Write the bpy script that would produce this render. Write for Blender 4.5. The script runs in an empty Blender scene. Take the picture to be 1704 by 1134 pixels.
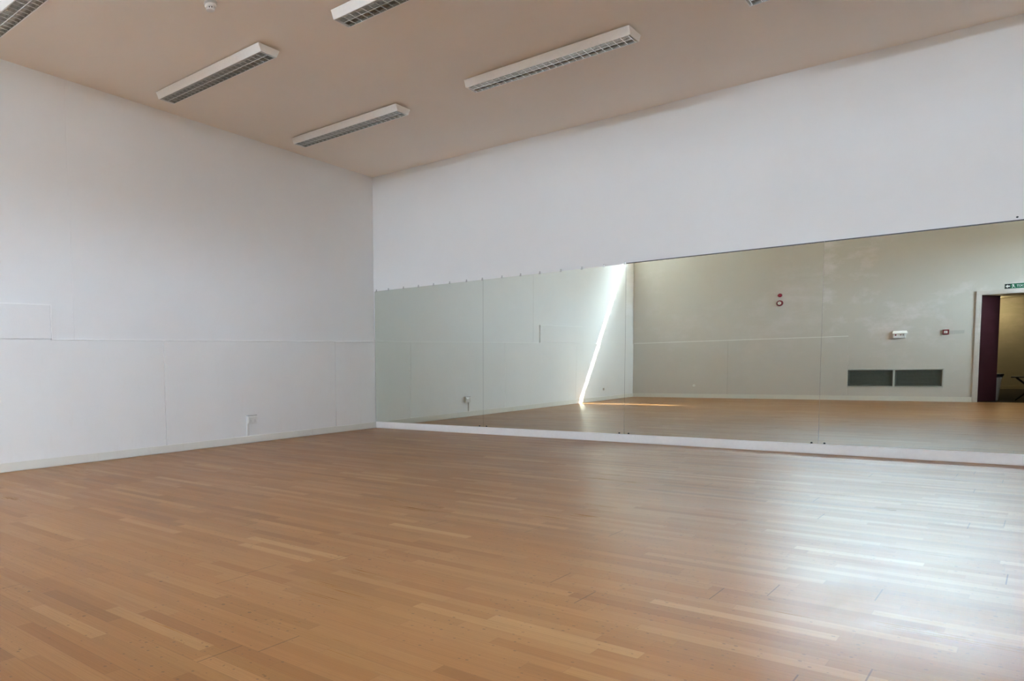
import bpy, bmesh, math, random
from mathutils import Matrix, Vector

sc = bpy.context.scene
COL = sc.collection
random.seed(7)

# ------------------------------------------------------------------ measures
D = 10.643            # depth of the room (mirror wall y=0, wall opposite y=-D)
XR = 9.6              # right hand wall
SLOPE = 0.0433        # the ceiling climbs towards the wall opposite the mirrors
TW = 0.26             # thickness of the wall opposite
SILL = 4.03           # high window sill
MT, MB = 2.151, 0.101 # mirror top / bottom


def zc(x, y):
    return 3.9147 - SLOPE * y + 0.0008 * x


# ------------------------------------------------------------------ helpers
def link(o, parent=None):
    COL.objects.link(o)
    if parent is not None:
        o.parent = parent
    return o


def obj(name, bm, mats, parent=None, smooth=False, bevel=0.0, seg=2, loc=None, rot=None):
    bmesh.ops.recalc_face_normals(bm, faces=bm.faces[:])
    me = bpy.data.meshes.new(name)
    bm.to_mesh(me)
    bm.free()
    if not isinstance(mats, (list, tuple)):
        mats = [mats]
    for m in mats:
        me.materials.append(m)
    if smooth:
        for p in me.polygons:
            p.use_smooth = True
    o = bpy.data.objects.new(name, me)
    if loc:
        o.location = loc
    if rot:
        o.rotation_euler = rot
    link(o, parent)
    if bevel > 0:
        b = o.modifiers.new('bevel', 'BEVEL')
        b.width = bevel
        b.segments = seg
        b.limit_method = 'ANGLE'
        b.angle_limit = math.radians(40)
    return o


def tag(o, label, cat, group=None):
    o['label'] = label
    o['category'] = cat
    if group:
        o['group'] = group
    return o


def thing(name, label, cat, loc=(0, 0, 0), rot=(0, 0, 0), group=None):
    o = bpy.data.objects.new(name, None)
    o.empty_display_size = 0.1
    o.location = loc
    o.rotation_euler = rot
    link(o)
    return tag(o, label, cat, group)


def struct(o):
    o['kind'] = 'structure'
    return o


def box(bm, x0, x1, y0, y1, z0, z1, mi=0):
    vs = [bm.verts.new(p) for p in ((x0, y0, z0), (x1, y0, z0), (x1, y1, z0), (x0, y1, z0),
                                    (x0, y0, z1), (x1, y0, z1), (x1, y1, z1), (x0, y1, z1))]
    for f in ((3, 2, 1, 0), (4, 5, 6, 7), (0, 1, 5, 4), (1, 2, 6, 5), (2, 3, 7, 6), (3, 0, 4, 7)):
        fc = bm.faces.new([vs[i] for i in f])
        fc.material_index = mi
    return vs


def hexa(bm, pts, mi=0):
    """eight corners: bottom ring then top ring"""
    vs = [bm.verts.new(p) for p in pts]
    for f in ((3, 2, 1, 0), (4, 5, 6, 7), (0, 1, 5, 4), (1, 2, 6, 5), (2, 3, 7, 6), (3, 0, 4, 7)):
        fc = bm.faces.new([vs[i] for i in f])
        fc.material_index = mi


def prism_x(bm, prof, x0, x1, mi=0, closed=True):
    """profile of (y,z) points extruded along x"""
    a = [bm.verts.new((x0, y, z)) for y, z in prof]
    b = [bm.verts.new((x1, y, z)) for y, z in prof]
    n = len(prof)
    for i in range(n if closed else n - 1):
        j = (i + 1) % n
        f = bm.faces.new((a[i], a[j], b[j], b[i]))
        f.material_index = mi
    if closed:
        bm.faces.new(a[::-1]).material_index = mi
        bm.faces.new(b).material_index = mi


def lathe(bm, prof, axis='z', c=(0, 0, 0), n=32, mi=0, capped=True):
    """prof: list of (radius, height)"""
    rings = []
    for r, h in prof:
        ring = []
        for k in range(n):
            a = 2 * math.pi * k / n
            p = (r * math.cos(a), r * math.sin(a), h)
            if axis == 'y':
                p = (r * math.cos(a), h, r * math.sin(a))
            elif axis == 'x':
                p = (h, r * math.cos(a), r * math.sin(a))
            ring.append(bm.verts.new((p[0] + c[0], p[1] + c[1], p[2] + c[2])))
        rings.append(ring)
    for A, B in zip(rings, rings[1:]):
        for k in range(n):
            j = (k + 1) % n
            bm.faces.new((A[k], A[j], B[j], B[k])).material_index = mi
    if capped:
        bm.faces.new(rings[0][::-1]).material_index = mi
        bm.faces.new(rings[-1]).material_index = mi


def rod(bm, a, b, r, n=12, mi=0):
    a, b = Vector(a), Vector(b)
    d = (b - a)
    q = d.to_track_quat('Z', 'Y').to_matrix()
    A, B = [], []
    for k in range(n):
        t = 2 * math.pi * k / n
        o = q @ Vector((r * math.cos(t), r * math.sin(t), 0))
        A.append(bm.verts.new(a + o))
        B.append(bm.verts.new(b + o))
    for k in range(n):
        j = (k + 1) % n
        bm.faces.new((A[k], A[j], B[j], B[k])).material_index = mi
    bm.faces.new(A[::-1]).material_index = mi
    bm.faces.new(B).material_index = mi


# ------------------------------------------------------------------ materials
class NT:
    def __init__(self, name):
        self.m = bpy.data.materials.new(name)
        self.m.use_nodes = True
        self.t = self.m.node_tree
        self.t.nodes.clear()
        self.out = self.t.nodes.new('ShaderNodeOutputMaterial')

    def n(self, typ, **kw):
        nd = self.t.nodes.new(typ)
        for k, v in kw.items():
            setattr(nd, k, v)
        return nd

    def set(self, sock, v):
        if hasattr(v, 'is_linked') or hasattr(v, 'links'):
            self.t.links.new(v, sock)
        else:
            sock.default_value = v

    def math(self, op, a, b=0.0, c=0.0, clamp=False):
        nd = self.n('ShaderNodeMath', operation=op)
        nd.use_clamp = clamp
        self.set(nd.inputs[0], a)
        if op not in ('FLOOR', 'FRACT', 'ABSOLUTE'):
            self.set(nd.inputs[1], b)
        if op in ('MULTIPLY_ADD', 'COMPARE'):
            self.set(nd.inputs[2], c)
        return nd.outputs[0]

    def mix(self, f, a, b, mode='MIX'):
        nd = self.n('ShaderNodeMix', data_type='RGBA', blend_type=mode)
        self.set(nd.inputs[0], f)
        self.set(nd.inputs[6], a)
        self.set(nd.inputs[7], b)
        return nd.outputs[2]

    def ramp(self, f, stops, interp='LINEAR'):
        nd = self.n('ShaderNodeValToRGB')
        cr = nd.color_ramp
        cr.interpolation = interp
        while len(cr.elements) < len(stops):
            cr.elements.new(0.5)
        for e, (p, c) in zip(cr.elements, stops):
            e.position = p
            e.color = c if len(c) == 4 else (*c, 1)
        self.set(nd.inputs[0], f)
        return nd.outputs[0]

    def noise(self, vec, scale, detail=3.0, rough=0.5, dim='3D'):
        nd = self.n('ShaderNodeTexNoise', noise_dimensions=dim)
        self.set(nd.inputs['Vector'], vec)
        nd.inputs['Scale'].default_value = scale
        nd.inputs['Detail'].default_value = detail
        nd.inputs['Roughness'].default_value = rough
        return nd.outputs['Fac']

    def pos(self, scale=(1, 1, 1)):
        tc = self.n('ShaderNodeTexCoord')
        mp = self.n('ShaderNodeMapping')
        mp.inputs['Scale'].default_value = scale
        self.t.links.new(tc.outputs['Object'], mp.inputs['Vector'])
        return mp.outputs['Vector']

    def bsdf(self, color, rough, metallic=0.0, spec=0.5, normal=None):
        b = self.n('ShaderNodeBsdfPrincipled')
        self.set(b.inputs['Base Color'], color if not isinstance(color, tuple) else (*color[:3], 1))
        self.set(b.inputs['Roughness'], rough)
        b.inputs['Metallic'].default_value = metallic
        b.inputs['Specular IOR Level'].default_value = spec
        if normal is not None:
            self.t.links.new(normal, b.inputs['Normal'])
        return b

    def bump(self, h, strength, dist):
        b = self.n('ShaderNodeBump')
        b.inputs['Strength'].default_value = strength
        b.inputs['Distance'].default_value = dist
        self.set(b.inputs['Height'], h)
        return b.outputs['Normal']

    def done(self, shader):
        s = shader.outputs[0] if hasattr(shader, 'outputs') else shader
        self.t.links.new(s, self.out.inputs['Surface'])
        return self.m


def plain(name, color, rough=0.5, metallic=0.0, var=0.04, scale=30, spec=0.5):
    t = NT(name)
    f = t.noise(t.pos(), scale)
    c = t.mix(f, tuple(max(0, v * (1 - var)) for v in color) + (1,), tuple(min(1, v * (1 + var)) for v in color) + (1,))
    return t.done(t.bsdf(c, rough, metallic, spec))


def paint(name, color, dirt=(0.62, 0.57, 0.49), amount=0.08, rough=0.55, low=1.3):
    """emulsion with roller unevenness, patchy touch-ups and scuffs in the reach of people"""
    t = NT(name)
    p = t.pos()
    big = t.noise(p, 0.7, 4, 0.55)
    fine = t.noise(p, 5.0, 5, 0.6)
    scuff = t.noise(t.pos((9, 9, 3.0)), 1.0, 6, 0.72)
    sep = t.n('ShaderNodeSeparateXYZ')
    t.t.links.new(p, sep.inputs[0])
    reach = t.math('SUBTRACT', 1.0, t.math('DIVIDE', sep.outputs[2], low * 1.7), clamp=True)
    s = t.math('MULTIPLY', t.ramp(scuff, [(0.56, (0, 0, 0)), (0.74, (1, 1, 1))]), reach)
    base = t.mix(t.ramp(big, [(0.35, (0, 0, 0)), (0.7, (1, 1, 1))]), tuple(c * 0.965 for c in color) + (1,), (*color, 1))
    base = t.mix(t.math('MULTIPLY', t.ramp(fine, [(0.5, (0, 0, 0)), (0.75, (1, 1, 1))]), 0.3), base,
                 (color[0] * 0.97, color[1] * 0.955, color[2] * 0.93, 1))
    base = t.mix(t.math('MULTIPLY', s, amount), base, (*dirt, 1))
    nrm = t.bump(t.noise(p, 26, 3), 0.12, 0.004)
    return t.done(t.bsdf(base, rough, spec=0.35, normal=nrm))


def floor_material():
    t = NT('strip_oak')
    tc = t.n('ShaderNodeTexCoord')
    sep = t.n('ShaderNodeSeparateXYZ')
    t.t.links.new(tc.outputs['Object'], sep.inputs[0])
    X, Y = sep.outputs[0], sep.outputs[1]
    W = 0.0725
    v = t.math('DIVIDE', Y, W)
    row = t.math('FLOOR', v)
    fv = t.math('FRACT', v)

    def wn(a, b):
        c = t.n('ShaderNodeCombineXYZ')
        t.set(c.inputs[0], a)
        t.set(c.inputs[1], b)
        w = t.n('ShaderNodeTexWhiteNoise', noise_dimensions='2D')
        t.t.links.new(c.outputs[0], w.inputs['Vector'])
        return w.outputs['Value']
    rr = wn(row, 3.3)
    length = t.math('MULTIPLY_ADD', wn(row, 8.1), 0.35, 0.5)
    u = t.math('ADD', t.math('DIVIDE', X, length), t.math('MULTIPLY', rr, 9.0))
    cell = t.math('FLOOR', u)
    fu = t.math('FRACT', u)
    rnd = wn(row, cell)
    rnd2 = wn(t.math('ADD', row, 0.37), cell)
    # factory boards: three strips wide, with an open end joint
    bv = t.math('DIVIDE', Y, W * 3)
    brow = t.math('FLOOR', bv)
    bu = t.math('ADD', t.math('DIVIDE', X, 2.2), t.math('MULTIPLY', wn(brow, 5.7), 4.0))
    bfu = t.math('FRACT', bu)
    bfv = t.math('FRACT', bv)
    bgap = t.math('LESS_THAN', t.math('ABSOLUTE', t.math('SUBTRACT', bfu, 0.5)), 0.0011)
    bside = t.math('LESS_THAN', t.math('ABSOLUTE', t.math('SUBTRACT', bfv, 0.5)), 0.4935)
    bside = t.math('SUBTRACT', 1.0, bside)
    sside = t.math('GREATER_THAN', t.math('ABSOLUTE', t.math('SUBTRACT', fv, 0.5)), 0.482)
    send = t.math('GREATER_THAN', t.math('ABSOLUTE', t.math('SUBTRACT', fu, 0.5)), 0.4975)
    col = t.ramp(rnd, [(0.0, (0.262, 0.119, 0.043)), (0.10, (0.300, 0.144, 0.052)), (0.35, (0.330, 0.162, 0.060)), (0.65, (0.350, 0.176, 0.068)),
                       (0.86, (0.372, 0.194, 0.078)), (0.94, (0.400, 0.216, 0.089)), (1.0, (0.445, 0.255, 0.112))])
    hue = t.mix(t.math('MULTIPLY', rnd2, 0.35), col, (0.335, 0.138, 0.054, 1))
    # grain along x
    cg = t.n('ShaderNodeCombineXYZ')
    t.set(cg.inputs[0], t.math('MULTIPLY', X, 3.0))
    t.set(cg.inputs[1], t.math('MULTIPLY', Y, 160.0))
    t.set(cg.inputs[2], t.math('MULTIPLY', rnd, 40.0))
    grain = t.noise(cg.outputs[0], 1.0, 4, 0.6)
    col = t.mix(t.math('MULTIPLY', t.ramp(grain, [(0.4, (0, 0, 0)), (0.72, (1, 1, 1))]), 0.30), hue, (0.20, 0.092, 0.036, 1))
    col = t.mix(t.math('MULTIPLY', sside, 0.22), col, (0.20, 0.10, 0.05, 1))
    col = t.mix(t.math('MULTIPLY', send, 0.22), col, (0.20, 0.10, 0.05, 1))
    col = t.mix(t.math('MULTIPLY', bside, 0.28), col, (0.13, 0.065, 0.03, 1))
    # joints open only on some boards
    open_ = t.math('GREATER_THAN', wn(brow, t.math('FLOOR', bu)), 0.35)
    col = t.mix(t.math('MULTIPLY', t.math('MULTIPLY', bgap, open_), 0.6), col, (0.07, 0.04, 0.025, 1))
    # dents and specks from shoes
    clump = t.noise(tc.outputs['Object'], 1.4, 3)

    def specks(scale, radius, share, gate):
        v = t.n('ShaderNodeTexVoronoi', feature='F1', voronoi_dimensions='2D')
        v.inputs['Scale'].default_value = scale
        t.t.links.new(tc.outputs['Object'], v.inputs['Vector'])
        c = t.n('ShaderNodeSeparateColor')
        t.t.links.new(v.outputs['Color'], c.inputs[0])
        inside = t.math('LESS_THAN', v.outputs['Distance'], t.math('MULTIPLY', c.outputs[1], radius))
        m = t.math('MULTIPLY', inside, t.math('LESS_THAN', c.outputs[0], share))
        return t.math('MULTIPLY', m, t.math('GREATER_THAN', clump, gate))
    speck = specks(6.0, 0.055, 0.16, 0.35)
    speck2 = specks(26.0, 0.17, 0.42, 0.46)
    col = t.mix(t.math('MULTIPLY', speck, 0.6), col, (0.08, 0.045, 0.03, 1))
    col = t.mix(t.math('MULTIPLY', speck2, 0.55), col, (0.13, 0.075, 0.045, 1))
    worn = t.noise(tc.outputs['Object'], 0.9, 4)
    rough = t.math('MULTIPLY_ADD', worn, 0.10, FLOOR_ROUGH)
    rough = t.math('ADD', rough, t.math('MULTIPLY', t.math('SUBTRACT', grain, 0.5), 0.10))
    rough = t.math('ADD', rough, t.math('MULTIPLY', rnd2, 0.03))
    h = t.math('ADD', t.math('MULTIPLY', grain, 0.12), t.math('MULTIPLY', sside, -0.5))
    h = t.math('SUBTRACT', h, t.math('MULTIPLY', speck2, 0.8))
    nrm = t.bump(h, 0.25, 0.0012)
    return t.done(t.bsdf(col, rough, spec=FLOOR_SPEC, normal=nrm))


FLOOR_ROUGH = 0.245
FLOOR_SPEC = 0.095
M = {}
M['floor'] = floor_material()
M['wall'] = paint('white_emulsion', (0.87, 0.87, 0.865))
M['wall_low'] = paint('scuffed_emulsion', (0.87, 0.87, 0.86), amount=0.12)
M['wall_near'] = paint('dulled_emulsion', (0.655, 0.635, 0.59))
M['ceiling'] = paint('ceiling_emulsion', (0.95, 0.875, 0.785), amount=0.0)
M['skirt'] = paint('skirting_gloss', (0.80, 0.79, 0.73), amount=0.30, rough=0.32, low=0.3)
M['white'] = plain('white_enamel', (0.91, 0.91, 0.885), 0.35)
M['plastic'] = plain('white_plastic', (0.80, 0.79, 0.76), 0.35)
M['greyplastic'] = plain('pale_grey_plastic', (0.52, 0.51, 0.48), 0.45)
M['alu'] = plain('bright_aluminium', (0.92, 0.93, 0.92), 0.26, 1.0, 0.03, 60)
M['alu_mirror'] = plain('mirror_finish_aluminium', (0.66, 0.65, 0.62), 0.04, 1.0, 0.02, 60)
M['steel'] = plain('brushed_steel', (0.52, 0.52, 0.51), 0.33, 1.0, 0.08, 40)
M['dark'] = plain('dark_metal', (0.035, 0.035, 0.037), 0.45)
M['black'] = plain('black_plastic', (0.018, 0.018, 0.02), 0.4)
M['red'] = plain('alarm_red', (0.19, 0.014, 0.022), 0.4)
M['binsteel'] = plain('silver_bin_metal', (0.62, 0.61, 0.58), 0.42, 0.25, 0.05, 30)
M['reddark'] = plain('beacon_red', (0.22, 0.012, 0.03), 0.25)
M['maroon'] = plain('maroon_door_paint', (0.034, 0.007, 0.010), 0.4, var=0.15, scale=4)
M['vent'] = plain('grey_green_grille', (0.16, 0.175, 0.15), 0.5, var=0.1)
M['ventframe'] = plain('pale_vent_frame', (0.55, 0.56, 0.52), 0.5)
M['green'] = plain('safety_green', (0.0, 0.13, 0.055), 0.4)
M['signwhite'] = plain('sign_white', (0.82, 0.84, 0.80), 0.4)
M['plaster'] = plain('filler_white', (0.86, 0.86, 0.84), 0.7)
M['tube'] = plain('unlit_tube_glass', (0.80, 0.81, 0.80), 0.25)
M['glassedge'] = plain('mirror_edge_green', (0.05, 0.085, 0.07), 0.25)
M['hallwall'] = paint('hall_cream', (0.62, 0.56, 0.42), amount=0.2)
M['hallfloor'] = plain('hall_dark_carpet', (0.05, 0.04, 0.03), 0.9, var=0.3, scale=120)
M['architrave'] = plain('architrave_offwhite', (0.60, 0.55, 0.50), 0.35)
M['concrete'] = plain('render_grey', (0.30, 0.29, 0.27), 0.9, var=0.15, scale=3)
M['brick'] = plain('weathered_brick', (0.17, 0.11, 0.085), 0.9, var=0.25, scale=6)


M['bead'] = plain('fresh_filler', (0.95, 0.95, 0.94), 0.6, var=0.01)


def mirror_material(SM):
    t = NT('silvered_mirror')
    p = t.pos()
    smudge = t.noise(t.pos((1.6, 1, 2.2)), 2.6, 6, 0.66)
    where = t.noise(p, 0.8, 2)
    wipe = t.noise(t.pos((0.8, 1, 4.0)), 3.1, 5, 0.7)
    a = t.ramp(t.math('MULTIPLY', smudge, t.math('MULTIPLY', where, 2.0)), [(0.50, (0, 0, 0)), (0.74, (1, 1, 1))])
    b = t.ramp(t.math('MULTIPLY', wipe, t.math('MULTIPLY', where, 2.0)), [(0.58, (0, 0, 0)), (0.80, (1, 1, 1))])
    sx = t.n('ShaderNodeSeparateXYZ')
    t.t.links.new(p, sx.inputs[0])
    f = t.math('ADD', t.math('MULTIPLY', a, 0.55), t.math('MULTIPLY', b, 0.35))
    high = t.math('MULTIPLY', t.math('SUBTRACT', sx.outputs[2], 0.55), 1.4, clamp=True)
    f = t.math('MULTIPLY', f, t.math('MULTIPLY', high, SM), clamp=True)
    g = t.n('ShaderNodeBsdfGlossy')
    # hand grease and cleaning haze leave a paler, bluish film on the glass
    t.set(g.inputs['Color'], t.mix(f, (0.775, 0.825, 0.762, 1), (0.955, 0.985, 0.99, 1)))
    g.inputs['Roughness'].default_value = 0.0
    return t.done(g)


M['mirror'] = mirror_material(0.0)
M['mirror_handled'] = mirror_material(0.7)
M['mirror_smeared'] = mirror_material(1.9)


def pane_material():
    t = NT('window_glass')
    tr = t.n('ShaderNodeBsdfTransparent')
    tr.inputs['Color'].default_value = (0.93, 0.95, 0.94, 1)
    g = t.n('ShaderNodeBsdfGlossy')
    g.inputs['Roughness'].default_value = 0.02
    mx = t.n('ShaderNodeMixShader')
    mx.inputs[0].default_value = 0.06
    t.t.links.new(tr.outputs[0], mx.inputs[1])
    t.t.links.new(g.outputs[0], mx.inputs[2])
    return t.done(mx)


M['pane'] = pane_material()

# ------------------------------------------------------------------ the room
bm = bmesh.new()
box(bm, -0.25, XR + 0.25, -D - 0.04, 0.25, -0.15, 0.0)
struct(obj('floor', bm, M['floor']))

bm = bmesh.new()
pts = []
for z_off in (0.0, 0.2):
    for x, y in ((-0.25, -D), (XR + 0.25, -D), (XR + 0.25, 0.25), (-0.25, 0.25)):
        pts.append((x, y, zc(x, y) + z_off))
hexa(bm, pts)
struct(obj('ceiling', bm, M['ceiling']))

# left wall: plastered upper part, boarded lower part standing a little proud
bm = bmesh.new()
H2 = 4.75


def top_box(bm, x0, x1, y0, y1, z0, mi=0):
    """box whose top follows the ceiling"""
    e = 0.02
    hexa(bm, [(x0, y0, z0), (x1, y0, z0), (x1, y1, z0), (x0, y1, z0),
              (x0, y0, zc(0, y0) + e), (x1, y0, zc(0, y0) + e), (x1, y1, zc(0, y1) + e), (x0, y1, zc(0, y1) + e)], mi)


UP = -0.016
top_box(bm, -0.25, UP - 0.004, -D - TW, 0.25, -0.15)
# two big sheets above, meeting at a filled vertical joint
top_box(bm, UP - 0.004, UP, -5.287, 0.0, 1.35)
top_box(bm, UP - 0.004, UP, -D, -5.293, 1.35)
# lower boards
for y0, y1 in ((-0.955, 0.0), (-4.098, -0.961), (-7.3, -4.104), (-D, -7.306)):
    box(bm, UP - 0.006, 0.0, y0, y1, -0.02, 1.355 + random.uniform(-0.002, 0.004), 1)
# boxed access panel above the dado
box(bm, UP - 0.006, 0.004, -7.6, -5.575, 1.372, 1.727, 0)
# beads of filler along the dado joint and under the access panel
box(bm, UP - 0.006, 0.003, -5.56, -0.004, 1.3595, 1.3685, 2)
box(bm, UP - 0.006, 0.003, -5.572, -5.560, 1.3595, 1.735, 2)
box(bm, UP - 0.006, 0.003, -7.6, -5.572, 1.7275, 1.735, 2)
struct(obj('wall_left', bm, [M['wall'], M['wall_low'], M['bead']], bevel=0.005, seg=2))

bm = bmesh.new()
top_box(bm, -0.25, XR + 0.25, 0.008, 0.25, -0.15)
struct(obj('wall_back', bm, M['wall']))

bm = bmesh.new()
RY0, RY1, RZ0, RZ1 = -9.75, -7.45, 2.00, 3.20      # unseen opening added in this wall for fill light
top_box(bm, XR, XR + 0.25, -D - TW, RY0, -0.15)
top_box(bm, XR, XR + 0.25, RY1, 0.0079, -0.15)
box(bm, XR, XR + 0.25, RY0, RY1, -0.15, RZ0)
top_box(bm, XR, XR + 0.25, RY0, RY1, RZ1)
struct(obj('wall_right', bm, M['wall']))

# wall opposite the mirrors: doorway, vent recess, long slot window under the ceiling
DX0, DX1, DH = 6.305, 7.255, 2.085
VX0, VX1, VZ0, VZ1 = 4.335, 5.815, 0.300, 0.640
yi, yo = -D, -D - TW
bm = bmesh.new()
yb = yi - 0.006     # plain plaster; the low board stands proud
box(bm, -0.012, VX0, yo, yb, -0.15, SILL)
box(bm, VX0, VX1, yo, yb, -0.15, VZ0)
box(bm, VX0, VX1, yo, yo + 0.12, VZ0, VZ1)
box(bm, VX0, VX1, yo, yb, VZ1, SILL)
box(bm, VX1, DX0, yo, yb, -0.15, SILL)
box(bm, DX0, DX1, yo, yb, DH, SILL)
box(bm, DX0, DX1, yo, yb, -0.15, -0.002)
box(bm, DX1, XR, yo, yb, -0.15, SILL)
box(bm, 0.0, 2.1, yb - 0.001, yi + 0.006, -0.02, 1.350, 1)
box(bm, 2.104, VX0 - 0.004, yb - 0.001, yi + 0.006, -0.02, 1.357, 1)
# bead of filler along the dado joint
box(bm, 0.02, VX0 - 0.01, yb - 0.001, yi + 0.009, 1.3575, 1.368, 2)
# head of the slot: splayed and not quite level at its outer edge
XS = 8.0
SUN_DY, SUN_DZ, SUN_DX = 3.06, 4.03, 4.0
k = SUN_DZ / SUN_DY
ziL, ziR = zc(0, yi), zc(XS, yi)
z_out_end = SILL + k * TW
heads = [(-0.012, 0.35), (1.5, 0.27), (4.0, 0.20), (XS, 0.19)]
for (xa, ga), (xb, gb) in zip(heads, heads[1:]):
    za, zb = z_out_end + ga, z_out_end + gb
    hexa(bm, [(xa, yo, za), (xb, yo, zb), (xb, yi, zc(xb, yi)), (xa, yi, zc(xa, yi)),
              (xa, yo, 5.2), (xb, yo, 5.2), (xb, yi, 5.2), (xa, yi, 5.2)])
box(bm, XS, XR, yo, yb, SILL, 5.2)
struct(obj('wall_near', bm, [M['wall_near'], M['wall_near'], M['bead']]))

# skirtings
bm = bmesh.new()
box(bm, 0.0, 0.013, -D, -0.012, 0.006, 0.094)
box(bm, 0.0, 0.009, -D, -0.012, -0.001, 0.006)
struct(obj('baseboard_left', bm, M['skirt'], bevel=0.004, seg=3))
bm = bmesh.new()
box(bm, 0.013, XR, -0.012, 0.0079, 0.007, 0.100)
box(bm, 0.013, XR, -0.006, 0.0079, -0.001, 0.007)
M['skirtwhite'] = plain('fresh_white_skirting', (0.92, 0.92, 0.915), 0.3)
struct(obj('baseboard_back', bm, M['skirtwhite'], bevel=0.003, seg=2))
bm = bmesh.new()
box(bm, 0.013, DX0 - 0.056, -D + 0.004, -D + 0.017, -0.001, 0.098)
box(bm, DX1 + 0.056, XR, -D + 0.004, -D + 0.017, -0.001, 0.098)
struct(obj('baseboard_near', bm, M['skirt'], bevel=0.004, seg=3))

# slot window
win = thing('window_1', 'long slot window under the ceiling', 'window')
del win['label'], win['category']
struct(win)
bm = bmesh.new()
yw0, yw1 = yo + 0.03, yo + 0.06
box(bm, 0.0, XS, yw0, yw1, SILL, SILL + 0.035)
x = 0.76
while x < XS:
    box(bm, x - 0.018, x + 0.018, yw0, yw1, SILL, 4.66)
    x += 0.81
obj('window_frame', bm, M['white'], win)
bm = bmesh.new()
box(bm, 0.0, XS, yw0 + 0.012, yw0 + 0.016, SILL + 0.035, 4.68)
obj('window_pane', bm, M['pane'], win)

win = bpy.data.objects.new('fill_window', None)  # unseen window, added to lift the light on the left wall
link(struct(win))
bm = bmesh.new()
xw = XR + 0.17
for b in ((RY0, RY1, RZ0, RZ0 + 0.035), (RY0, RY1, RZ1 - 0.035, RZ1), (RY0, RY0 + 0.035, RZ0 + 0.035, RZ1 - 0.035),
          (RY1 - 0.035, RY1, RZ0 + 0.035, RZ1 - 0.035), ((RY0 + RY1) / 2 - 0.02, (RY0 + RY1) / 2 + 0.02, RZ0 + 0.035, RZ1 - 0.035)):
    box(bm, xw, xw + 0.045, *b)
obj('window_frame', bm, M['white'], win)
bm = bmesh.new()
box(bm, xw + 0.02, xw + 0.024, RY0 + 0.035, RY1 - 0.035, RZ0 + 0.035, RZ1 - 0.035)
obj('window_pane', bm, M['pane'], win)
bm = bmesh.new()
box(bm, XR + 0.25, XR + 1.35, RY0 - 1.6, RY1 + 0.5, RZ1 + 0.04, RZ1 + 0.12)  # unseen slab added to keep direct sun out of the fill opening
struct(obj('added_sun_block', bm, M['concrete']))

# ------------------------------------------------------------------ mirrors
XP = [0.006, 1.8832, 3.7718, 5.6788, 7.58]
mlabels = ['frameless wall mirror panel nearest the room corner, reflecting the low wall socket',
           'frameless wall mirror panel second from the corner, reflecting the streak of sunlight',
           'frameless wall mirror panel reflecting the red alarm bell and beacon',
           'frameless wall mirror panel at the right edge, reflecting the doorway and vent grilles']
clip_x = [0.038, 0.269, 0.549, 0.819, 1.08, 1.351, 1.623, 1.868, 2.163, 2.43, 2.696, 2.975, 3.242, 3.512, 3.757]


def clip_bm(cx, zt):
    bm = bmesh.new()
    # screw-fixed tab: plate on the wall, lip over the glass
    box(bm, cx - 0.008, cx + 0.008, 0.0030, 0.0079, zt, zt + 0.028)
    box(bm, cx - 0.010, cx + 0.010, -0.0035, 0.0001, zt - 0.010, zt + 0.006)
    box(bm, cx - 0.010, cx + 0.010, -0.0034, 0.0079, zt + 0.001, zt + 0.006)
    lathe(bm, [(0.005, -0.001), (0.006, 0.003)], 'y', (cx, 0, zt + 0.018), 12)
    return bm


for i in range(4):
    a, b = XP[i] + 0.0012, XP[i + 1] - 0.0012
    t = thing('mirror_panel', mlabels[i], 'mirror', ((a + b) / 2, 0, MB), group='wall mirror panels')
    t.matrix_basis = Matrix.Translation(((a + b) / 2, 0, MB))
    off = Matrix.Translation((-(a + b) / 2, 0, -MB))
    bm = bmesh.new()
    box(bm, a, b, 0.0, 0.006, MB, MT)
    for f in bm.faces:
        c = f.calc_center_median()
        f.material_index = 0 if abs(c.y) < 1e-5 else 1
    bm.transform(off)
    obj('mirror_glass', bm, [M[('mirror', 'mirror', 'mirror_handled', 'mirror_smeared')[i]], M['glassedge']], t)
    for cx in clip_x:
        if a <= cx < b:
            bm = clip_bm(cx, MT)
            bm.transform(off)
            obj('clip', bm, M['steel'], t)
    if i >= 2:
        bm = bmesh.new()
        box(bm, a, b, -0.003, 0.0079, MT + 0.0005, MT + 0.011)
        bm.transform(off)
        tr = obj('edge_channel', bm, M['dark'], t)
        tr['label'] = 'dark metal channel along the top edge'
    if i == 3:
        bm = bmesh.new()
        lathe(bm, [(0.008, 0.0079), (0.008, 0.004), (0.004, 0.002)], 'y', (7.033, 0, MT + 0.036), 14)
        bm.transform(off)
        obj('screw', bm, M['dark'], t)
    # lower fixing screws either side of each joint
    for cx in ([b - 0.055] if i < 3 else []) + ([a + 0.05] if i > 0 else []):
        bm = bmesh.new()
        lathe(bm, [(0.009, 0.0), (0.009, -0.004), (0.005, -0.006)], 'y', (cx, -0.0005, MB + 0.010), 14)
        bm.transform(off)
        obj('screw', bm, M['dark'], t)

# ------------------------------------------------------------------ ceiling lights
FL, FT, FB, FH = 1.65, 0.140, 0.105, 0.086   # length, half width top/bottom, height


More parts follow.
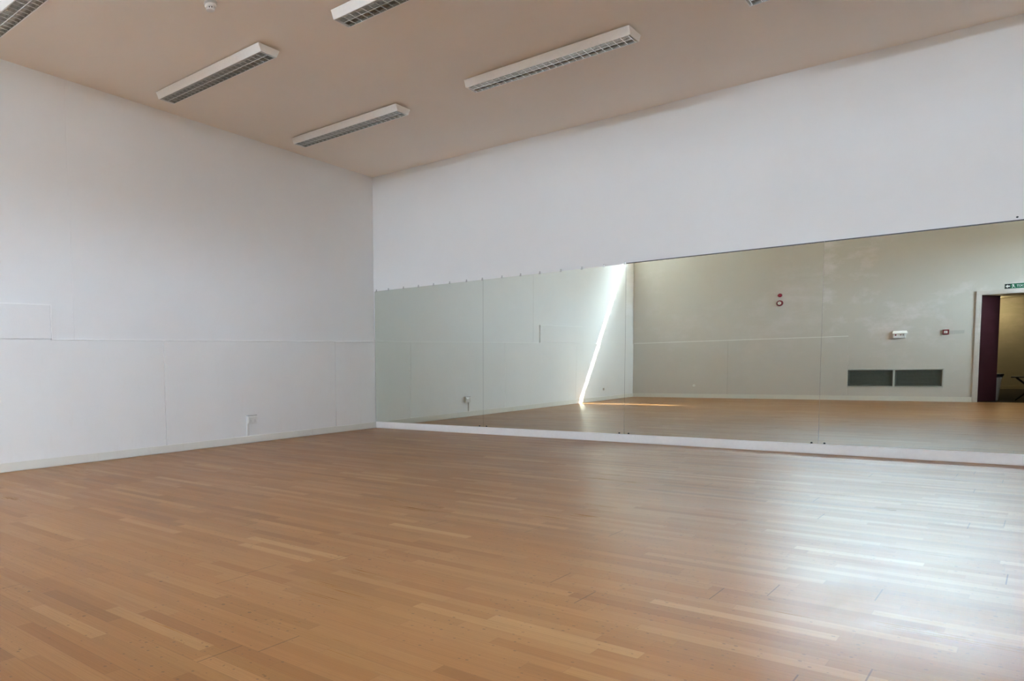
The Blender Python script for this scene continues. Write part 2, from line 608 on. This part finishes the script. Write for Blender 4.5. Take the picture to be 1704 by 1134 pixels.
def make_light(label, cx, cy):
    t = thing('louvred_ceiling_light', label, 'ceiling light', (cx, cy, zc(cx, cy)), (-math.atan(SLOPE), 0, 0),
              'louvred ceiling lights')
    h = FL / 2
    if make_light.src is None:
        parts = []
        GAP = -0.013
        bm = bmesh.new()
        box(bm, -h + 0.03, h - 0.03, -FT + 0.035, FT - 0.035, GAP, -0.001)
        parts.append(obj('mounting_plate', bm, M['dark'], t))
        bm = bmesh.new()
        outer = [(-FB, -FH), (-FB - 0.006, -FH + 0.012), (-FT + 0.006, -0.030), (-FT, -0.020), (-FT, GAP), (FT, GAP), (FT, -0.020),
                 (FT - 0.006, -0.030), (FB + 0.006, -FH + 0.012), (FB, -FH)]
        inner = [(FB - 0.010, -FH), (FB - 0.006, -0.020), (-FB + 0.006, -0.020), (-FB + 0.010, -FH)]
        prism_x(bm, outer + inner, -h + 0.004, h - 0.004)
        parts.append(obj('housing', bm, M['white'], t, bevel=0.002))
        for s in (-1, 1):
            bm = bmesh.new()
            prism_x(bm, outer, s * h - 0.004, s * h + 0.004)
            parts.append(obj('end_cap', bm, M['white'], t, bevel=0.002))
        # double parabolic louvre: side mirrors, spine and cross blades
        bm = bmesh.new()
        lh = h - 0.022
        yw = FB - 0.013
        for s in (-1, 1):
            prism_x(bm, [(s * yw, -FH + 0.001), (s * (yw - 0.002), -FH + 0.020), (s * (yw - 0.003), -0.022),
                         (s * (yw - 0.001), -0.022), (s * yw, -FH + 0.020), (s * (yw + 0.002), -FH + 0.001)],
                    -lh, lh, 1)
        prism_x(bm, [(-0.004, -FH + 0.001), (0.004, -FH + 0.001), (0.007, -FH + 0.020), (0.020, -0.022), (-0.020, -0.022),
                     (-0.007, -FH + 0.020)], -lh, lh)
        nb = 25
        for q in range(nb):
            xx = -lh + (q) * 2 * lh / (nb - 1)
            for s in (-1, 1):
                y0, y1 = (-yw + 0.002, -0.004) if s < 0 else (0.004, yw - 0.002)
                hexa(bm, [(xx - 0.0030, y0, -FH + 0.002), (xx + 0.0030, y0, -FH + 0.002), (xx + 0.0030, y1, -FH + 0.002), (xx - 0.0030, y1, -FH + 0.002),
                          (xx - 0.0008, y0, -FH + 0.044), (xx + 0.0008, y0, -FH + 0.044), (xx + 0.0008, y1, -FH + 0.044), (xx - 0.0008, y1, -FH + 0.044)])
        lv = obj('louvre', bm, [M['alu'], M['alu_mirror']], t)
        lv['label'] = 'bright aluminium double louvre'
        parts.append(lv)
        for s in (-1, 1):
            bm = bmesh.new()
            lathe(bm, [(0.0125, -h + 0.03), (0.0125, h - 0.03)], 'x', (0, s * 0.045, -0.034), 14)
            parts.append(obj('fluorescent_tube', bm, M['tube'], t, smooth=False))
        make_light.src = parts
    else:
        for p in make_light.src:
            c = p.copy()
            COL.objects.link(c)
            c.parent = t
    return t


make_light.src = None
make_light('white louvred ceiling light nearest the corner where mirrors meet the plain wall', 1.238, -2.095)
make_light('long white louvred ceiling light directly above the mirrored wall, middle of the ceiling', 3.780, -2.105)
make_light('white louvred ceiling light below the smoke detector, along the plain left wall', 1.245, -4.262)
make_light('white louvred ceiling light cut by the photo top edge, right of the smoke detector', 3.765, -4.215)
make_light('louvred ceiling light of which only one corner shows at top right', 6.300, -2.100)
make_light('louvred ceiling light cut off in the top left corner of the photo', 1.250, -6.370)

# smoke detector
sx, sy = 2.29, -5.165
t = thing('smoke_detector', 'small round white smoke detector on the ceiling', 'smoke detector', (sx, sy, zc(sx, sy)), (-math.atan(SLOPE), 0, 0))
bm = bmesh.new()
lathe(bm, [(0.056, -0.001), (0.056, -0.012), (0.052, -0.018)], n=36)
obj('base', bm, M['greyplastic'], t, smooth=False)
bm = bmesh.new()
lathe(bm, [(0.050, -0.018), (0.051, -0.030), (0.044, -0.040), (0.037, -0.041)], n=36)
obj('body', bm, M['plastic'], t, smooth=False)
bm = bmesh.new()
lathe(bm, [(0.030, -0.0415), (0.030, -0.060)], n=28)
obj('sensing_chamber', bm, M['black'], t)
bm = bmesh.new()
for q in range(9):
    a = 2 * math.pi * q / 9
    m = Matrix.Rotation(a, 4, 'Z')
    v0 = len(bm.verts)
    vs = box(bm, 0.029, 0.037, -0.0065, 0.0065, -0.060, -0.0405)
    bmesh.ops.transform(bm, matrix=m, verts=vs)
lathe(bm, [(0.038, -0.058), (0.036, -0.064), (0.018, -0.068)], n=28)
obj('cage', bm, M['plastic'], t)

# ------------------------------------------------------------------ things on the left wall
t = thing('wall_socket', 'white double wall socket low on the plain left wall with conduit below', 'socket', (0.0, -2.70, 0.315))
bm = bmesh.new()
box(bm, 0.0005, 0.030, -0.085, 0.085, -0.052, 0.046)
obj('back_box', bm, M['plastic'], t, bevel=0.004)
bm = bmesh.new()
box(bm, 0.030, 0.038, -0.078, 0.078, -0.042, 0.036)
fp = obj('face_plate', bm, M['plastic'], t, bevel=0.003)
for s in (-1, 1):
    bm = bmesh.new()
    box(bm, 0.038, 0.043, s * 0.040 - 0.010, s * 0.040 + 0.010, 0.004, 0.026)
    obj('rocker_switch', bm, M['plastic'], fp, bevel=0.002)
    bm = bmesh.new()
    for dy, dz, w, hh in ((0, -0.008, 0.004, 0.008), (-0.011, -0.026, 0.007, 0.004), (0.011, -0.026, 0.007, 0.004)):
        box(bm, 0.0375, 0.0388, s * 0.040 + dy - w / 2, s * 0.040 + dy + w / 2, dz - hh / 2, dz + hh / 2)
    o = obj('pin_holes', bm, M['black'], fp)
    o['label'] = 'black pin holes'
bm = bmesh.new()
box(bm, 0.004, 0.032, -0.087, 0.087, 0.048, 0.060)
obj('top_lip', bm, M['greyplastic'], t, bevel=0.003)
bm = bmesh.new()
box(bm, 0.0005, 0.016, -0.083, -0.045, -0.212, -0.0525)
obj('conduit', bm, M['plastic'], t, bevel=0.002)

bm = bmesh.new()
lathe(bm, [(0.030, 0.0005), (0.030, 0.012), (0.022, 0.020)], 'x', (0, 0, 0), 24)
tag(obj('cable_outlet', bm, M['greyplastic'], loc=(0, -8.803, 0.269)), 'small grey round cable outlet low on the left wall, beside the streak of sunlight', 'cable outlet')

for (py, pz, r, lab) in ((-4.077, 1.059, 0.026, 'upper white filler patch on the board joint of the left wall'),
                         (-4.050, 0.752, 0.018, 'lower white filler patch on the board joint of the left wall')):
    bm = bmesh.new()
    pr = []
    n = 14
    c0 = bm.verts.new((0.003, 0, 0))
    ring = []
    for q in range(n):
        a = 2 * math.pi * q / n
        rr = r * random.uniform(0.65, 1.25)
        ring.append((bm.verts.new((0.0002, rr * math.cos(a), rr * 1.2 * math.sin(a))),
                     bm.verts.new((0.0026, 0.6 * rr * math.cos(a), 0.7 * rr * math.sin(a)))))
    for q in range(n):
        A, B = ring[q], ring[(q + 1) % n]
        bm.faces.new((A[0], B[0], B[1], A[1]))
        bm.faces.new((A[1], B[1], c0))
    bm.faces.new([a for a, b in ring][::-1])
    tag(obj('filler_patch', bm, M['plaster'], loc=(0, py, pz)), lab, 'filler patch', 'filler patches on the left wall')

# ------------------------------------------------------------------ things on the wall opposite (seen in the mirrors)
YF = -D - 0.006   # face of that wall
YL = -D - 0.006

# alarm bell and beacon
t = thing('alarm_bell', 'round red fire alarm bell with pale centre on the far wall', 'alarm bell', (3.097, YF, 2.150))
bm = bmesh.new()
lathe(bm, [(0.040, 0.0), (0.040, 0.022)], 'y', (0, 0, 0), 28)
obj('base', bm, M['dark'], t)
bm = bmesh.new()
lathe(bm, [(0.064, 0.020), (0.066, 0.026), (0.062, 0.044), (0.050, 0.056), (0.036, 0.061)], 'y', (0, 0, 0), 40)
gong = obj('gong', bm, M['red'], t, smooth=False)
bm = bmesh.new()
lathe(bm, [(0.035, 0.0605), (0.034, 0.064), (0.012, 0.066)], 'y', (0, 0, 0), 32)
o = obj('centre_label', bm, M['signwhite'], t)
o['label'] = 'pale round centre of the bell'
bm = bmesh.new()
lathe(bm, [(0.008, 0.066), (0.007, 0.071)], 'y', (0, 0, 0), 12)
obj('screw', bm, M['red'], gong)

t = thing('alarm_beacon', 'dark red domed beacon on the far wall just above the alarm bell', 'beacon', (3.093, YF, 2.325))
bm = bmesh.new()
lathe(bm, [(0.042, 0.0), (0.042, 0.014)], 'y', (0, 0, 0), 28)
obj('base', bm, M['red'], t)
bm = bmesh.new()
lathe(bm, [(0.040, 0.014), (0.039, 0.026), (0.033, 0.038), (0.022, 0.046), (0.008, 0.049)], 'y', (0, 0, 0), 28)
bmesh.ops.scale(bm, vec=(1.1, 1, 0.86), verts=bm.verts[:])
obj('lens', bm, M['reddark'], t, smooth=True)

# wall box with hood
t = thing('control_box', 'small white wall box with a hooded top and dark buttons, above the vent grilles', 'control box', (5.150, YL, 1.345))
bm = bmesh.new()
box(bm, -0.095, 0.095, 0.0, 0.050, -0.058, 0.042)
obj('body', bm, M['plastic'], t, bevel=0.004)
bm = bmesh.new()
hexa(bm, [(-0.105, 0, 0.042), (0.125, 0, 0.042), (0.125, 0.085, 0.038), (-0.105, 0.085, 0.038),
          (-0.105, 0, 0.095), (0.105, 0, 0.095), (0.110, 0.070, 0.050), (-0.100, 0.070, 0.050)])
obj('hood', bm, M['white'], t, bevel=0.003)  # whiter than the body: light from above put into the colour
for px_, r in ((-0.058, 0.014), (0.020, 0.010)):
    bm = bmesh.new()
    lathe(bm, [(r, 0.050), (r * 0.9, 0.058)], 'y', (px_, 0, 0.006), 18)
    o = obj('button', bm, M['reddark'], t)
    o['label'] = 'dark red push button'
bm = bmesh.new()
box(bm, 0.056, 0.064, 0.050, 0.055, -0.012, 0.026)
obj('toggle', bm, M['black'], t)
bm = bmesh.new()
box(bm, -0.090, -0.005, 0.050, 0.052, -0.046, -0.042)
obj('seam', bm, M['greyplastic'], t)

# manual call point and the plate beside it
t = thing('fire_call_point', 'small square red fire call point on the far wall near the doorway', 'call point', (5.840, YL, 1.378))
bm = bmesh.new()
box(bm, -0.046, 0.046, 0.0, 0.030, -0.050, 0.050)
obj('body', bm, M['red'], t, bevel=0.005)
bm = bmesh.new()
box(bm, -0.026, 0.026, 0.030, 0.033, -0.024, 0.024)
o = obj('break_glass', bm, M['signwhite'], t, bevel=0.001)
o['label'] = 'white break glass'
bm = bmesh.new()
box(bm, -0.006, 0.006, 0.033, 0.034, -0.006, 0.006)
obj('press_dot', bm, M['dark'], t)
bm = bmesh.new()
box(bm, -0.105, 0.105, 0.0, 0.006, -0.032, 0.034)
tag(obj('notice_plate', bm, M['greyplastic'], loc=(6.000, YL, 1.372), bevel=0.001), 'long blank grey notice plate right beside the fire call point', 'notice plate')

# vent grilles in the recess
for (x0, x1, lab) in ((VX0 + 0.012, 5.062, 'grey louvred vent grille low on the far wall, the one further from the doorway'),
                      (5.098, VX1 - 0.012, 'grey louvred vent grille low on the far wall, the one nearer the doorway')):
    t = thing('vent_grille', lab, 'vent grille', ((x0 + x1) / 2, YL - 0.012, VZ0), group='vent grilles low on the far wall')
    w = (x1 - x0) / 2
    z0, z1 = 0.008, VZ1 - VZ0 - 0.008
    bm = bmesh.new()
    for b in ((-w, w, z0, z0 + 0.018), (-w, w, z1 - 0.018, z1), (-w, -w + 0.018, z0 + 0.018, z1 - 0.018), (w - 0.018, w, z0 + 0.018, z1 - 0.018)):
        box(bm, b[0], b[1], -0.030, 0.0, b[2], b[3])
    obj('frame', bm, M['vent'], t)
    bm = bmesh.new()
    n = 14
    for q in range(n):
        zz = z0 + 0.022 + (z1 - z0 - 0.05) * q / (n - 1)
        hexa(bm, [(-w + 0.018, -0.026, zz + 0.010), (w - 0.018, -0.026, zz + 0.010), (w - 0.018, -0.006, zz), (-w + 0.018, -0.006, zz),
                  (-w + 0.018, -0.026, zz + 0.013), (w - 0.018, -0.026, zz + 0.013), (w - 0.018, -0.006, zz + 0.003), (-w + 0.018, -0.006, zz + 0.003)])
    obj('slats', bm, M['vent'], t)
    bm = bmesh.new()
    box(bm, -w + 0.018, w - 0.018, -0.038, -0.032, z0 + 0.018, z1 - 0.018)
    obj('mesh_backing', bm, M['vent'], t)
bm = bmesh.new()
for b in ((VX0 - 0.02, VX1 + 0.02, VZ1, VZ1 + 0.022), (VX0 - 0.02, VX1 + 0.02, VZ0 - 0.022, VZ0),
          (VX0 - 0.02, VX0, VZ0, VZ1), (VX1, VX1 + 0.02, VZ0, VZ1), (5.066, 5.094, VZ0, VZ1)):
    box(bm, b[0], b[1], YL - 0.012, YL + 0.009, b[2], b[3])
struct(obj('trim_1', bm, M['ventframe'], bevel=0.002))

# small white cap
bm = bmesh.new()
lathe(bm, [(0.030, 0.0), (0.030, 0.006), (0.018, 0.010)], 'y', (0, 0, 0), 20)
tag(obj('blanking_cap', bm, M['plaster'], loc=(1.405, -D + 0.0055, 0.297)), 'small round white blanking cap low on the far wall near the corner', 'blanking cap')

# exit sign
t = thing('exit_sign', 'green fire exit sign with running man and arrow above the doorway', 'sign', (6.84, YF, 2.198))
bm = bmesh.new()
box(bm, -0.213, 0.213, 0.0, 0.005, -0.046, 0.046)
obj('board', bm, M['green'], t)


def flat(name, polys, parent, mat, y0=0.005, y1=0.0062):
    bm = bmesh.new()
    for poly in polys:
        a = [bm.verts.new((p[0], y0, p[1])) for p in poly]
        b = [bm.verts.new((p[0], y1, p[1])) for p in poly]
        n = len(poly)
        bm.faces.new(a)
        bm.faces.new(b[::-1])
        for q in range(n):
            bm.faces.new((a[q], a[(q + 1) % n], b[(q + 1) % n], b[q]))
    return obj(name, bm, mat, parent)


ax = -0.172
flat('arrow_field', [[(ax - 0.037, -0.042), (ax + 0.037, -0.042), (ax + 0.037, 0.042), (ax - 0.037, 0.042)]], t, M['black'], 0.005, 0.0056)
# arrow on the sign, pointing away from the lettering
flat('arrow', [[(ax - 0.030, 0.0), (ax + 0.002, 0.031), (ax + 0.002, 0.011), (ax + 0.030, 0.011), (ax + 0.030, -0.011), (ax + 0.002, -0.011), (ax + 0.002, -0.031)]],
     t, M['signwhite'], 0.0056, 0.0066)
mx = -0.098


def limb(a, b, w):
    a, b = Vector(a), Vector(b)
    d = (b - a).normalized()
    n = Vector((-d.y, d.x)) * w / 2
    return [tuple(a + n), tuple(b + n), tuple(b - n), tuple(a - n)]


man = [[(mx - 0.006 + 0.008 * math.cos(q * math.pi / 6), 0.030 + 0.008 * math.sin(q * math.pi / 6)) for q in range(12)],
       limb((mx - 0.004, 0.022), (mx + 0.006, -0.004), 0.013), limb((mx - 0.004, 0.018), (mx - 0.022, 0.010), 0.006),
       limb((mx - 0.001, 0.016), (mx + 0.016, 0.020), 0.006), limb((mx + 0.004, -0.002), (mx - 0.012, -0.014), 0.008),
       limb((mx - 0.012, -0.012), (mx - 0.010, -0.034), 0.007), limb((mx + 0.006, -0.004), (mx + 0.016, -0.020), 0.008),
       limb((mx + 0.016, -0.020), (mx + 0.030, -0.026), 0.007)]
flat('running_man', man, t, M['signwhite'])
def word(txt, xc, width, parent):
    fc = bpy.data.curves.new('lettering_curve', 'FONT')
    fc.body = txt
    fc.size = 0.062
    fc.extrude = 0.0006
    fc.align_x = 'CENTER'
    fc.align_y = 'CENTER'
    fo = bpy.data.objects.new('lettering_tmp', fc)
    COL.objects.link(fo)
    bpy.context.view_layer.update()
    dg = bpy.context.evaluated_depsgraph_get()
    tm = bpy.data.meshes.new_from_object(fo.evaluated_get(dg))
    bpy.data.objects.remove(fo)
    bpy.data.curves.remove(fc)
    xs = [v.co.x for v in tm.vertices]
    ys = [v.co.y for v in tm.vertices]
    s = width / (max(xs) - min(xs))
    mx_, my_ = (max(xs) + min(xs)) / 2, (max(ys) + min(ys)) / 2
    tm.transform(Matrix.Translation((-mx_, -my_, 0)))
    tm.transform(Matrix(((-s, 0, 0, xc), (0, 0, 1, 0.0057), (0, 1.1 * s, 0, 0), (0, 0, 0, 1))))
    tm.materials.clear()
    tm.materials.append(M['signwhite'])
    o = bpy.data.objects.new('lettering', tm)
    link(o, parent)
    o['label'] = 'white word ' + txt
    return o


# read from inside the room the words run towards -x
word('FIRE', 0.137, 0.118, t)
word('EXIT', 0.000, 0.110, t)

# doorway: frame, door leaf
bm = bmesh.new()
for (x0, x1, z0, z1) in ((DX0 - 0.055, DX0, -0.001, DH + 0.055), (DX1, DX1 + 0.055, -0.001, DH + 0.055), (DX0, DX1, DH, DH + 0.055)):
    box(bm, x0, x1, yi - 0.010, yi + 0.018, z0, z1)
box(bm, DX0, DX0 + 0.020, yo, yi + 0.004, -0.001, DH)
box(bm, DX1 - 0.020, DX1, yo, yi + 0.004, -0.001, DH)
box(bm, DX0 + 0.02, DX1 - 0.02, yo, yi + 0.004, DH - 0.020, DH)
struct(obj('trim_2', bm, M['architrave'], bevel=0.003))

hx, hy = DX0 + 0.024, yi - 0.035
dl = Vector((6.562 - hx, -11.145 - hy))
ang = math.atan2(dl.y, dl.x)
t = thing('door_1', 'x', 'x', (hx, hy, 0.006), (0, 0, ang))
del t['label'], t['category']
struct(t)
L = dl.length
bm = bmesh.new()
box(bm, 0.0, L, -0.040, 0.0, 0.0, DH - 0.032)
leaf = obj('door_leaf', bm, M['maroon'], t, bevel=0.003)
# hall behind the doorway
HX0, HX1, HY, HZ = 5.2, 9.2, -17.2, 2.285
bm = bmesh.new()
box(bm, HX0 - 0.1, HX1 + 0.1, HY - 0.1, yo, -0.15, -0.002)
box(bm, DX0, DX1, yo, yi - 0.03, -0.02, -0.0015)
struct(obj('floor_hall', bm, M['hallfloor']))
bm = bmesh.new()
box(bm, HX0 - 0.1, HX1 + 0.1, HY - 0.1, yo, HZ, HZ + 0.1)
struct(obj('ceiling_hall', bm, M['hallwall']))
bm = bmesh.new()
box(bm, HX0 - 0.1, HX1 + 0.1, HY - 0.1, HY, -0.02, HZ)
box(bm, HX0 - 0.1, HX0, HY, yo, -0.02, HZ)
box(bm, HX1, HX1 + 0.1, HY, yo, -0.02, HZ)
struct(obj('wall_hall', bm, M['hallwall']))
bm = bmesh.new()
box(bm, HX0, HX1, HY, HY + 0.015, -0.003, 0.085)
struct(obj('baseboard_hall', bm, M['hallwall'], bevel=0.004))

# hall lamp (lit)
t = thing('hall_ceiling_lamp', 'round lit ceiling lamp in the hall beyond the doorway', 'lamp', (6.25, -16.55, HZ))
bm = bmesh.new()
lathe(bm, [(0.13, 0.0), (0.13, -0.02)], n=28)
obj('base', bm, M['white'], t)
tt = NT('lit_opal_glass')
e = tt.n('ShaderNodeEmission')
e.inputs['Color'].default_value = (1.0, 0.80, 0.50, 1)
e.inputs['Strength'].default_value = 36.0
M['opal'] = tt.done(e)
bm = bmesh.new()
lathe(bm, [(0.12, -0.02), (0.115, -0.05), (0.085, -0.075), (0.03, -0.088)], n=28)
obj('lamp_shade', bm, M['opal'], t, smooth=True)

# bin
t = thing('waste_bin', 'tapered silver waste bin with black liner just inside the doorway', 'bin', (6.492, -11.42, -0.002))
bm = bmesh.new()
lathe(bm, [(0.088, 0.0), (0.092, 0.006), (0.136, 0.475), (0.140, 0.480), (0.131, 0.482), (0.125, 0.470), (0.085, 0.02)], n=40)
obj('body', bm, M['binsteel'], t, smooth=False)
bm = bmesh.new()
lathe(bm, [(0.143, 0.462), (0.146, 0.470), (0.165, 0.515), (0.158, 0.535), (0.10, 0.540), (0.02, 0.538)], n=40)
o = obj('liner', bm, M['black'], t)
o['label'] = 'black bin liner folded over the rim'

# folding stool/table with crossed legs
t = thing('folding_table', 'low black folding table with crossed legs in the hall beyond the doorway', 'table', (7.035, -11.50, -0.002))
bm = bmesh.new()
box(bm, -0.285, 0.285, -0.20, 0.20, 0.455, 0.478)
obj('tabletop', bm, M['black'], t, bevel=0.006)
for s in (-1, 1):
    for d in (-1, 1):
        bm = bmesh.new()
        yy = s * (0.165 if d > 0 else 0.145)
        rod(bm, (-0.215 * d, yy, 0.456), (0.215 * d, yy, 0.010), 0.011)
        obj('leg', bm, M['black'], t)
bm = bmesh.new()
rod(bm, (0, -0.17, 0.233), (0, 0.17, 0.233), 0.006)
obj('pivot_bar', bm, M['dark'], t)

# ------------------------------------------------------------------ light
az = Vector((-SUN_DX, SUN_DY, -SUN_DZ)).normalized()   # the way sunlight travels
sun = bpy.data.lights.new('sun', 'SUN')
sun.energy = 38.0
sun.angle = math.radians(0.55)
sun.color = (1.0, 0.95, 0.87)
so = bpy.data.objects.new('sun', sun)
so.rotation_euler = az.to_track_quat('-Z', 'Y').to_euler()
so.location = (12, -20, 14)
COL.objects.link(so)

w = bpy.data.worlds.new('sky')
sc.world = w
w.use_nodes = True
nt = w.node_tree
nt.nodes.clear()
out = nt.nodes.new('ShaderNodeOutputWorld')
bg = nt.nodes.new('ShaderNodeBackground')
nt.links.new(bg.outputs[0], out.inputs[0])
tc = nt.nodes.new('ShaderNodeTexCoord')
dot = nt.nodes.new('ShaderNodeVectorMath')
dot.operation = 'DOT_PRODUCT'
nt.links.new(tc.outputs['Generated'], dot.inputs[0])
dot.inputs[1].default_value = -az


def smooth(sock, lo, hi):
    g = nt.nodes.new('ShaderNodeMapRange')
    g.interpolation_type = 'SMOOTHSTEP'
    g.inputs['From Min'].default_value = lo
    g.inputs['From Max'].default_value = hi
    nt.links.new(sock, g.inputs['Value'])
    return g.outputs[0]


glow = smooth(dot.outputs['Value'], 0.925, 1.0)
# brighter sky patch, added opposite the window to light the mirror wall
dotc = nt.nodes.new('ShaderNodeVectorMath')
dotc.operation = 'DOT_PRODUCT'
nt.links.new(tc.outputs['Generated'], dotc.inputs[0])
dotc.inputs[1].default_value = Vector((-0.25, -0.93, 0.27)).normalized()
sky_boost = smooth(dotc.outputs['Value'], 0.72, 0.97)
sep = nt.nodes.new('ShaderNodeSeparateXYZ')
nt.links.new(tc.outputs['Generated'], sep.inputs[0])
ground = nt.nodes.new('ShaderNodeMapRange')
ground.inputs['From Min'].default_value = -0.02
ground.inputs['From Max'].default_value = 0.04
nt.links.new(sep.outputs[2], ground.inputs['Value'])
skya = nt.nodes.new('ShaderNodeMix')
skya.data_type = 'RGBA'
nt.links.new(sky_boost, skya.inputs[0])
skya.inputs[6].default_value = (0.80, 1.0, 1.28, 1)
skya.inputs[7].default_value = (1.66, 1.99, 2.46, 1)
skyc = nt.nodes.new('ShaderNodeMix')
skyc.data_type = 'RGBA'
nt.links.new(glow, skyc.inputs[0])
nt.links.new(skya.outputs[2], skyc.inputs[6])
skyc.inputs[7].default_value = (2.5, 2.85, 3.2, 1)
grd = nt.nodes.new('ShaderNodeMix')
grd.data_type = 'RGBA'
nt.links.new(ground.outputs[0], grd.inputs[0])
grd.inputs[6].default_value = (0.10, 0.095, 0.085, 1)
nt.links.new(skyc.outputs[2], grd.inputs[7])
nt.links.new(grd.outputs[2], bg.inputs['Color'])
bg.inputs['Strength'].default_value = 40.0

# unseen blocks added outside to hide low sky and end the sun line
bm = bmesh.new()
box(bm, -16, 16, -18.0, -14.0, 2.45, 4.32)
box(bm, 7.2, 16, -18.0, -14.0, 4.32, 7.7)
box(bm, 11.1, 16, -14.4, -14.0, 7.7, 12.0)
struct(obj('added_sky_block', bm, M['brick']))
M['render'] = plain('pale_render', (0.72, 0.72, 0.70), 0.9, var=0.08, scale=2)
bm = bmesh.new()
box(bm, -16, 1.75, -18.0, -14.0, 4.33, 9.5)  # unseen pale block, added to dim the sky in the floor gloss
struct(obj('added_gloss_block', bm, M['render']))

# daylight portal in the window opening
pl = bpy.data.lights.new('window_portal', 'AREA')
pl.shape = 'RECTANGLE'
pl.size = XS - 0.01
pl.size_y = 0.345
pl.cycles.is_portal = True
po = bpy.data.objects.new('window_portal', pl)
po.location = (XS / 2, yi - 0.002, SILL + 0.1735)
po.rotation_euler = Vector((0, 1, 0)).to_track_quat('-Z', 'Z').to_euler()
COL.objects.link(po)
pl = bpy.data.lights.new('window_portal', 'AREA')  # portal for the added fill opening
pl.shape = 'RECTANGLE'
pl.size = RY1 - RY0
pl.size_y = RZ1 - RZ0
pl.cycles.is_portal = True
po = bpy.data.objects.new('window_portal', pl)
po.location = (XR + 0.002, (RY0 + RY1) / 2, (RZ0 + RZ1) / 2)
po.rotation_euler = Vector((-1, 0, 0)).to_track_quat('-Z', 'Z').to_euler()
COL.objects.link(po)

# ------------------------------------------------------------------ camera
cam = bpy.data.cameras.new('camera')
cam.sensor_fit = 'HORIZONTAL'
cam.sensor_width = 36.0
cam.lens = 1230.749 / 1704 * 36.0
cam.shift_x = (852 - 420.0) / 1704
cam.shift_y = (692.983 - 567) / 1704
cam.clip_start = 0.05
co = bpy.data.objects.new('camera', cam)
R = Matrix(((0.680042, -0.035732, 0.732302), (0.732821, 0.064055, -0.677399), (-0.022702, 0.997306, 0.069745))).to_4x4()
co.matrix_world = Matrix.Translation((7.2831, -9.4080, 1.05)) @ R
COL.objects.link(co)
sc.camera = co

# ------------------------------------------------------------------ render look
sc.view_settings.view_transform = 'Standard'
sc.view_settings.look = 'None'
sc.view_settings.gamma = 1.0
sc.view_settings.exposure = 0.61
sc.view_settings.use_curve_mapping = False
cy = sc.cycles
cy.use_denoising = True
cy.max_bounces = 16
cy.diffuse_bounces = 10
cy.glossy_bounces = 8
cy.transparent_max_bounces = 12
cy.caustics_reflective = True
cy.caustics_refractive = True
cy.blur_glossy = 1.0
cy.sample_clamp_indirect = 80.0
